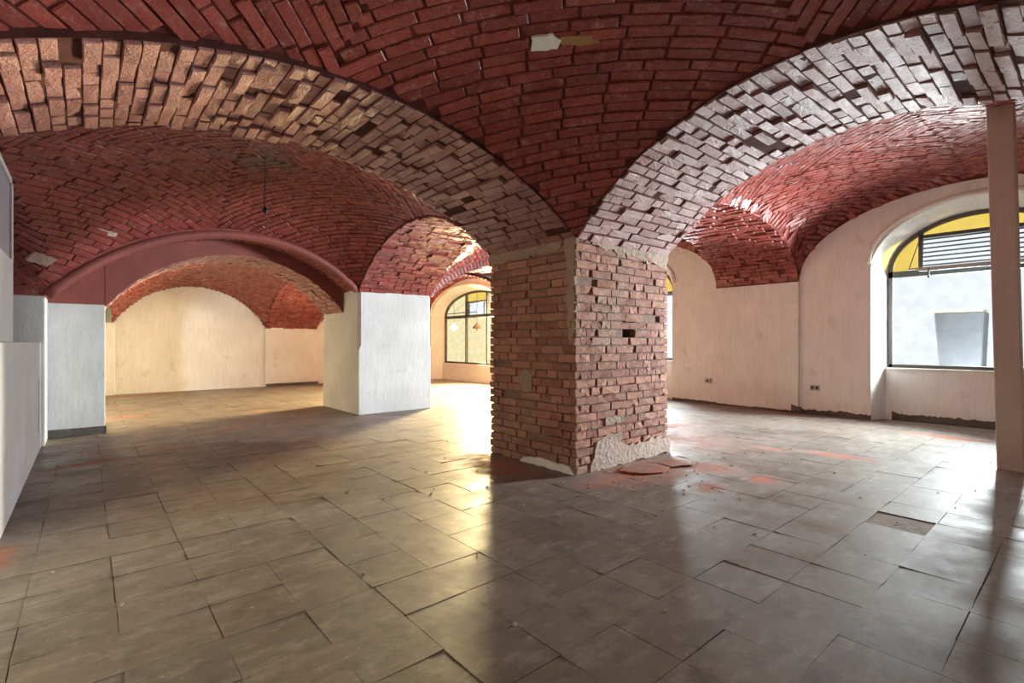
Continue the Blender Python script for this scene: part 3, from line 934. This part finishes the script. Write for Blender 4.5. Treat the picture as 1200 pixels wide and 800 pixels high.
        for (y_a, y_b) in ((yc+1.0, yc+.55), (yc+.45, yc+.1)):
            st = MB(); a0 = Vector((Xb-.19, y_a, trz+.10)); a1 = Vector((Xb-.03, y_b, trz+.42)); st.obox((a0+a1)/2, (a1-a0)/2, (0, .008, 0), (.008, 0, .004)); st.build('stay', 'frame', root)
    b.build('window_frame', 'frame', root)
    return root

window(1, 9.10, 1.05, 1.20, 1.05, .35, .80, 2.28, 3.16, 2.24, 3.02, 'arched street window with big frosted pane, louvres and yellow top panes', 1, 9.38)
window(2, 9.10, 6.70, 1.06, .92, .35, .80, 2.28, 3.02, 2.24, 2.90, 'arched yellow-topped street window half hidden behind the brick pillar', 2, 9.38)
window(3, 8.40, 12.0, 1.88, 1.68, .42, .52, 1.90, 2.84, 1.98, 2.70, 'far arched window of cream panes with dark frame between the pillars', 3, 8.74)

# dark torn skirting along the street wall
def skirting(name, X, ya, yb, seed, hgt=.09):
    r = random.Random(seed); b = MB(); n = max(6, int((yb-ya)/.03)); w_ = 0.0
    prev = None; outl = [(X, ya, 0)]
    for k in range(n+1):
        y = ya + (yb-ya)*k/n
        w_ = .7*w_ + r.uniform(-.12, .12)
        outl.append((X, y, hgt*(.85 + w_ + r.uniform(-.05, .05))))
    outl.append((X, yb, 0))
    b.prism(outl, (-.012, 0, 0))
    return b.build(name, 'skirt')
k = 0
bs = None
for (X, ya, yb, h_) in ((9.10, 2.25, 3.26, .095), (9.05, 3.20, 3.36, .14), (9.05, 3.36, 4.68, .045), (9.10, 4.68, 5.64, .065), (9.38, .0, 2.05, .135)):
    o = skirting('baseboard_right' if bs is None else 'skirting_piece', X, ya, yb, 40+k, h_); k += 1
    if bs is None:
        bs = tag(o, 'dark torn skirting scar along the foot of the street wall', 'baseboard', kind='structure')
    else:
        o.parent = bs

# ------------------------------------------------------------------ back wall
b = MB()
b.quad((-1, 14.38, 0), (3.6, 14.38, 0), (3.6, 14.38, 3.2), (-1, 14.38, 3.2))
b.quad((4.95, 14.38, 0), (9.2, 14.38, 0), (9.2, 14.38, 3.2), (4.95, 14.38, 3.2))
wb = tag(b.build('wall_back', 'white_wall'), 'cream plastered back wall under the far vaults', 'wall', kind='structure')
b = MB(); b.box(3.6, 4.95, 14.33, 14.6, 0, 1.58); b.build('wall_pier', 'white_wall', wb, bevel=.01)
b = MB(); b.box(3.61, 4.94, 14.34, 14.6, 1.58, 3.0); b.build('springer', 'vault', wb)
b = MB(); b.box(.15, .47, 14.2, 14.6, 0, 1.62); b.build('wall_pier', 'white_wall', wb, bevel=.01)
b = MB(); b.box(3.62, 4.98, 14.315, 14.33, 0, .075); b.build('skirting', 'skirt', wb)
b = MB(); b.quad((.16, 9.4, 0), (.16, 14.4, 0), (.16, 14.4, 3.2), (.16, 9.4, 3.2))
tag(b.build('wall_far_left', 'white_wall'), 'cream side wall of the far left bay', 'wall', kind='structure')
b = MB(); b.box(4.79, 9.4, -1.2, -.9, 0, 3.6)
tag(b.build('wall_front', 'white_wall'), 'plain white wall closing the near street bay', 'wall', kind='structure')
b = MB(); b.box(-1.2, 3.4, -2.2, -2.0, 0, 3.2)
tag(b.build('wall_near', 'white_wall'), 'plain white wall closing the near bay opposite the roll edged arch', 'wall', kind='structure')
b = MB(); b.box(3.33, 4.79, -1.95, -.75, 0, 2.7)
tag(b.build('plaster_pillar', 'grey_wall'), 'plain plastered pillar standing opposite the bare brick pillar', 'pillar')
b = MB(); b.box(-1.3, 9.7, -2.1, 14.7, 3.75, 3.9)  # added slab, out of view, stops sky light leaking past the vaults
tag(b.build('light_block_slab', 'grey_wall'), 'flat unseen slab added above the brick vaults to keep sky light out', 'ceiling', kind='structure')

# ------------------------------------------------------------------ broken slabs and crumbs by the brick pillar
for k, (pts, dz) in enumerate((([(3.72, 2.86), (4.02, 2.93), (4.22, 2.84), (4.18, 2.62), (3.98, 2.56), (3.78, 2.66)], .012), ([(4.24, 2.80), (4.62, 2.84), (4.66, 2.60), (4.42, 2.52), (4.22, 2.62)], .014))):
    b = MB(); b.prism([(x, y, .001 + dz*(.4 + .6*(q % 3)/2)) for q, (x, y) in enumerate(ragged(pts, .012, 60+k, .08))], (0, 0, .009))
    b.build('broken_tile', 'tile', floor)
rc = random.Random(77); b = MB()
for k in range(260):
    x, y = rc.uniform(-.2, 6.5), rc.uniform(.6, 8.0)
    if rc.random() < .45: x, y = 3.3 + rc.gauss(.4, .7), 2.7 + rc.gauss(0, .45)
    if inside(x, y, -.03) or x < -.3: continue
    q = rc.uniform(.003, .009); a = rc.uniform(0, 3)
    b.obox((x, y, .003+q*.4), (q*math.cos(a), q*math.sin(a), 0), (-q*.7*math.sin(a), q*.7*math.cos(a), 0), (q*.2, 0, q*.45))
cr = tag(b.build('plaster_crumbs', 'render_rough'), 'loose plaster crumbs scattered over the tiled floor', 'debris', kind='stuff')

# ------------------------------------------------------------------ post near the street window
b = MB(); b.v = [(6.50, .44, 0), (6.76, .44, 0), (6.76, .62, 0), (6.50, .62, 0), (6.46, .51, 3.5), (6.72, .51, 3.5), (6.72, .69, 3.5), (6.46, .69, 3.5)]
b.f = [(3, 2, 1, 0), (4, 5, 6, 7), (0, 1, 5, 4), (1, 2, 6, 5), (2, 3, 7, 6), (3, 0, 4, 7)]
tag(b.build('partition_post', 'post', bevel=.008), 'slim beige plastered post standing before the near street window', 'post')

# ------------------------------------------------------------------ sockets, hanging wire, things outside
def socket(Y, z, X, label, twin):
    s = thing('wall_socket', label, 'socket', (X, Y, z))
    if twin:
        b = MB(); b.box(X-.012, X, Y-.075, Y+.075, z-.045, z+.045); b.build('plate', 'socket', s, bevel=.004)
        for dy in (-.033, .033):
            b = MB(); b.box(X-.014, X-.011, Y+dy-.022, Y+dy+.022, z-.024, z+.024); b.build('outlet', 'black', s)
    else:
        b = MB(); b.box(X-.05, X, Y-.055, Y+.055, z-.045, z+.045); b.build('box', 'socket', s, bevel=.006)
        b = MB(); b.box(X-.053, X-.049, Y-.02, Y+.02, z-.02, z+.02); b.build('outlet', 'black', s)
socket(3.02, .44, 9.10, 'open double wall socket below the plaster beside the near street window', True)
socket(4.86, .45, 9.10, 'small grey wall box near the corner behind the brick pillar', False)

wx, wy = 1.50, 5.98
ztop = VT['2L'].P((wx+.95)/4.3, (wy-4.27)/3.53).z + .02
hw = thing('hanging_wire', 'bare black lamp wire hanging from the crown of the red vault', 'wire', (wx, wy, ztop))
b = MB(); path = [(Vector((wx, wy, ztop - .60*k/6)) + Vector((.003*math.sin(k), .002*k*(k % 2), 0)), Vector((1, 0, 0)), Vector((0, 1, 0))) for k in range(7)]
b.sweep(path, [(.005*math.cos(a), .005*math.sin(a)) for a in [q*math.pi/3 for q in range(6)]]); b.build('cord', 'black', hw)
b = MB(); path = [(Vector((wx, wy, ztop - .58 - d)), Vector((r_, 0, 0)), Vector((0, r_, 0))) for d, r_ in ((0, .006), (.012, .02), (.03, .028), (.055, .026), (.07, .014), (.085, .006))]
b.sweep(path, [(math.cos(a), math.sin(a)) for a in [q*math.pi/5 for q in range(10)]]); b.build('lamp_holder', 'black', hw, smooth=True)

# street furniture seen through the frosted pane
bn = thing('street_planter', 'dark tapered planter with pale top behind the frosted pane', 'planter', (10.2, 1.36, 0))
b = MB(); b.v = [(10.05, 1.14, 0), (10.45, 1.14, 0), (10.45, 1.54, 0), (10.05, 1.54, 0), (10.0, 1.08, 1.64), (10.5, 1.08, 1.64), (10.5, 1.66, 1.64), (10.0, 1.66, 1.64)]
b.f = [(3, 2, 1, 0), (4, 5, 6, 7), (0, 1, 5, 4), (1, 2, 6, 5), (2, 3, 7, 6), (3, 0, 4, 7)]
b.build('tub', 'bin', bn, bevel=.02)
b = MB(); b.box(9.98, 10.52, 1.10, 1.70, 1.64, 1.69); b.build('rim', 'bin_lid', bn, bevel=.01)
def pendant(x, y, z, label, lit):
    t = thing('pendant_lamp', label, 'lamp', (x, y, z))
    cs = [(math.cos(a), math.sin(a)) for a in [q*math.pi/8 for q in range(16)]]
    b = MB(); b.sweep([(Vector((x, y, h)), Vector((.006, 0, 0)), Vector((0, .006, 0))) for h in (z+.12, 3.2)], cs[::2]); b.build('cord', 'black', t)
    b = MB(); b.sweep([(Vector((x, y, z+h)), Vector((r_, 0, 0)), Vector((0, r_, 0))) for h, r_ in ((.14, .02), (.10, .035), (-.04, .15), (-.05, .15))], cs); sh = b.build('lamp_shade', 'lamp_lit' if lit else 'lamp_shade', t, smooth=True)
    b = MB(); q_ = 1.0 if lit else .45; b.sweep([(Vector((x, y, z-.05+h)), Vector((r_*q_, 0, 0)), Vector((0, r_*q_, 0))) for h, r_ in ((.02, .03), (0, .055), (-.03, .06), (-.06, .045), (-.08, .01))], cs); b.build('bulb', 'lamp_lit' if lit else 'lamp_shade', sh, smooth=True)
m, nt, pb = new_mat('warm_lit_lamp'); pb.inputs['Emission Color'].default_value = (1, .88, .66, 1); pb.inputs['Emission Strength'].default_value = 6.0
M['lamp_lit'] = m
M['lamp_shade'] = plain('brown_lamp_shade', (.20, .10, .05), .6)
pendant(9.3, 13.91, 1.68, 'glowing pendant lamp outside behind the far cream window', True)
pendant(9.3, 12.62, 1.66, 'brown unlit pendant lamp outside behind the far cream window', False)
b = MB(); b.box(8.95, 9.65, 9.6, 14.6, 3.19, 3.26)
tag(b.build('street_canopy', 'panel_edge'), 'pale canopy outside above the far street window', 'canopy', kind='structure')
# pavement outside so that the street things stand on something
b = MB(); b.box(9.6, 13.0, -3.0, 16.0, -.12, -.005)
tag(b.build('street_pavement', 'grey_wall'), 'pale pavement outside the street windows', 'pavement', kind='structure')

flush_pieces()
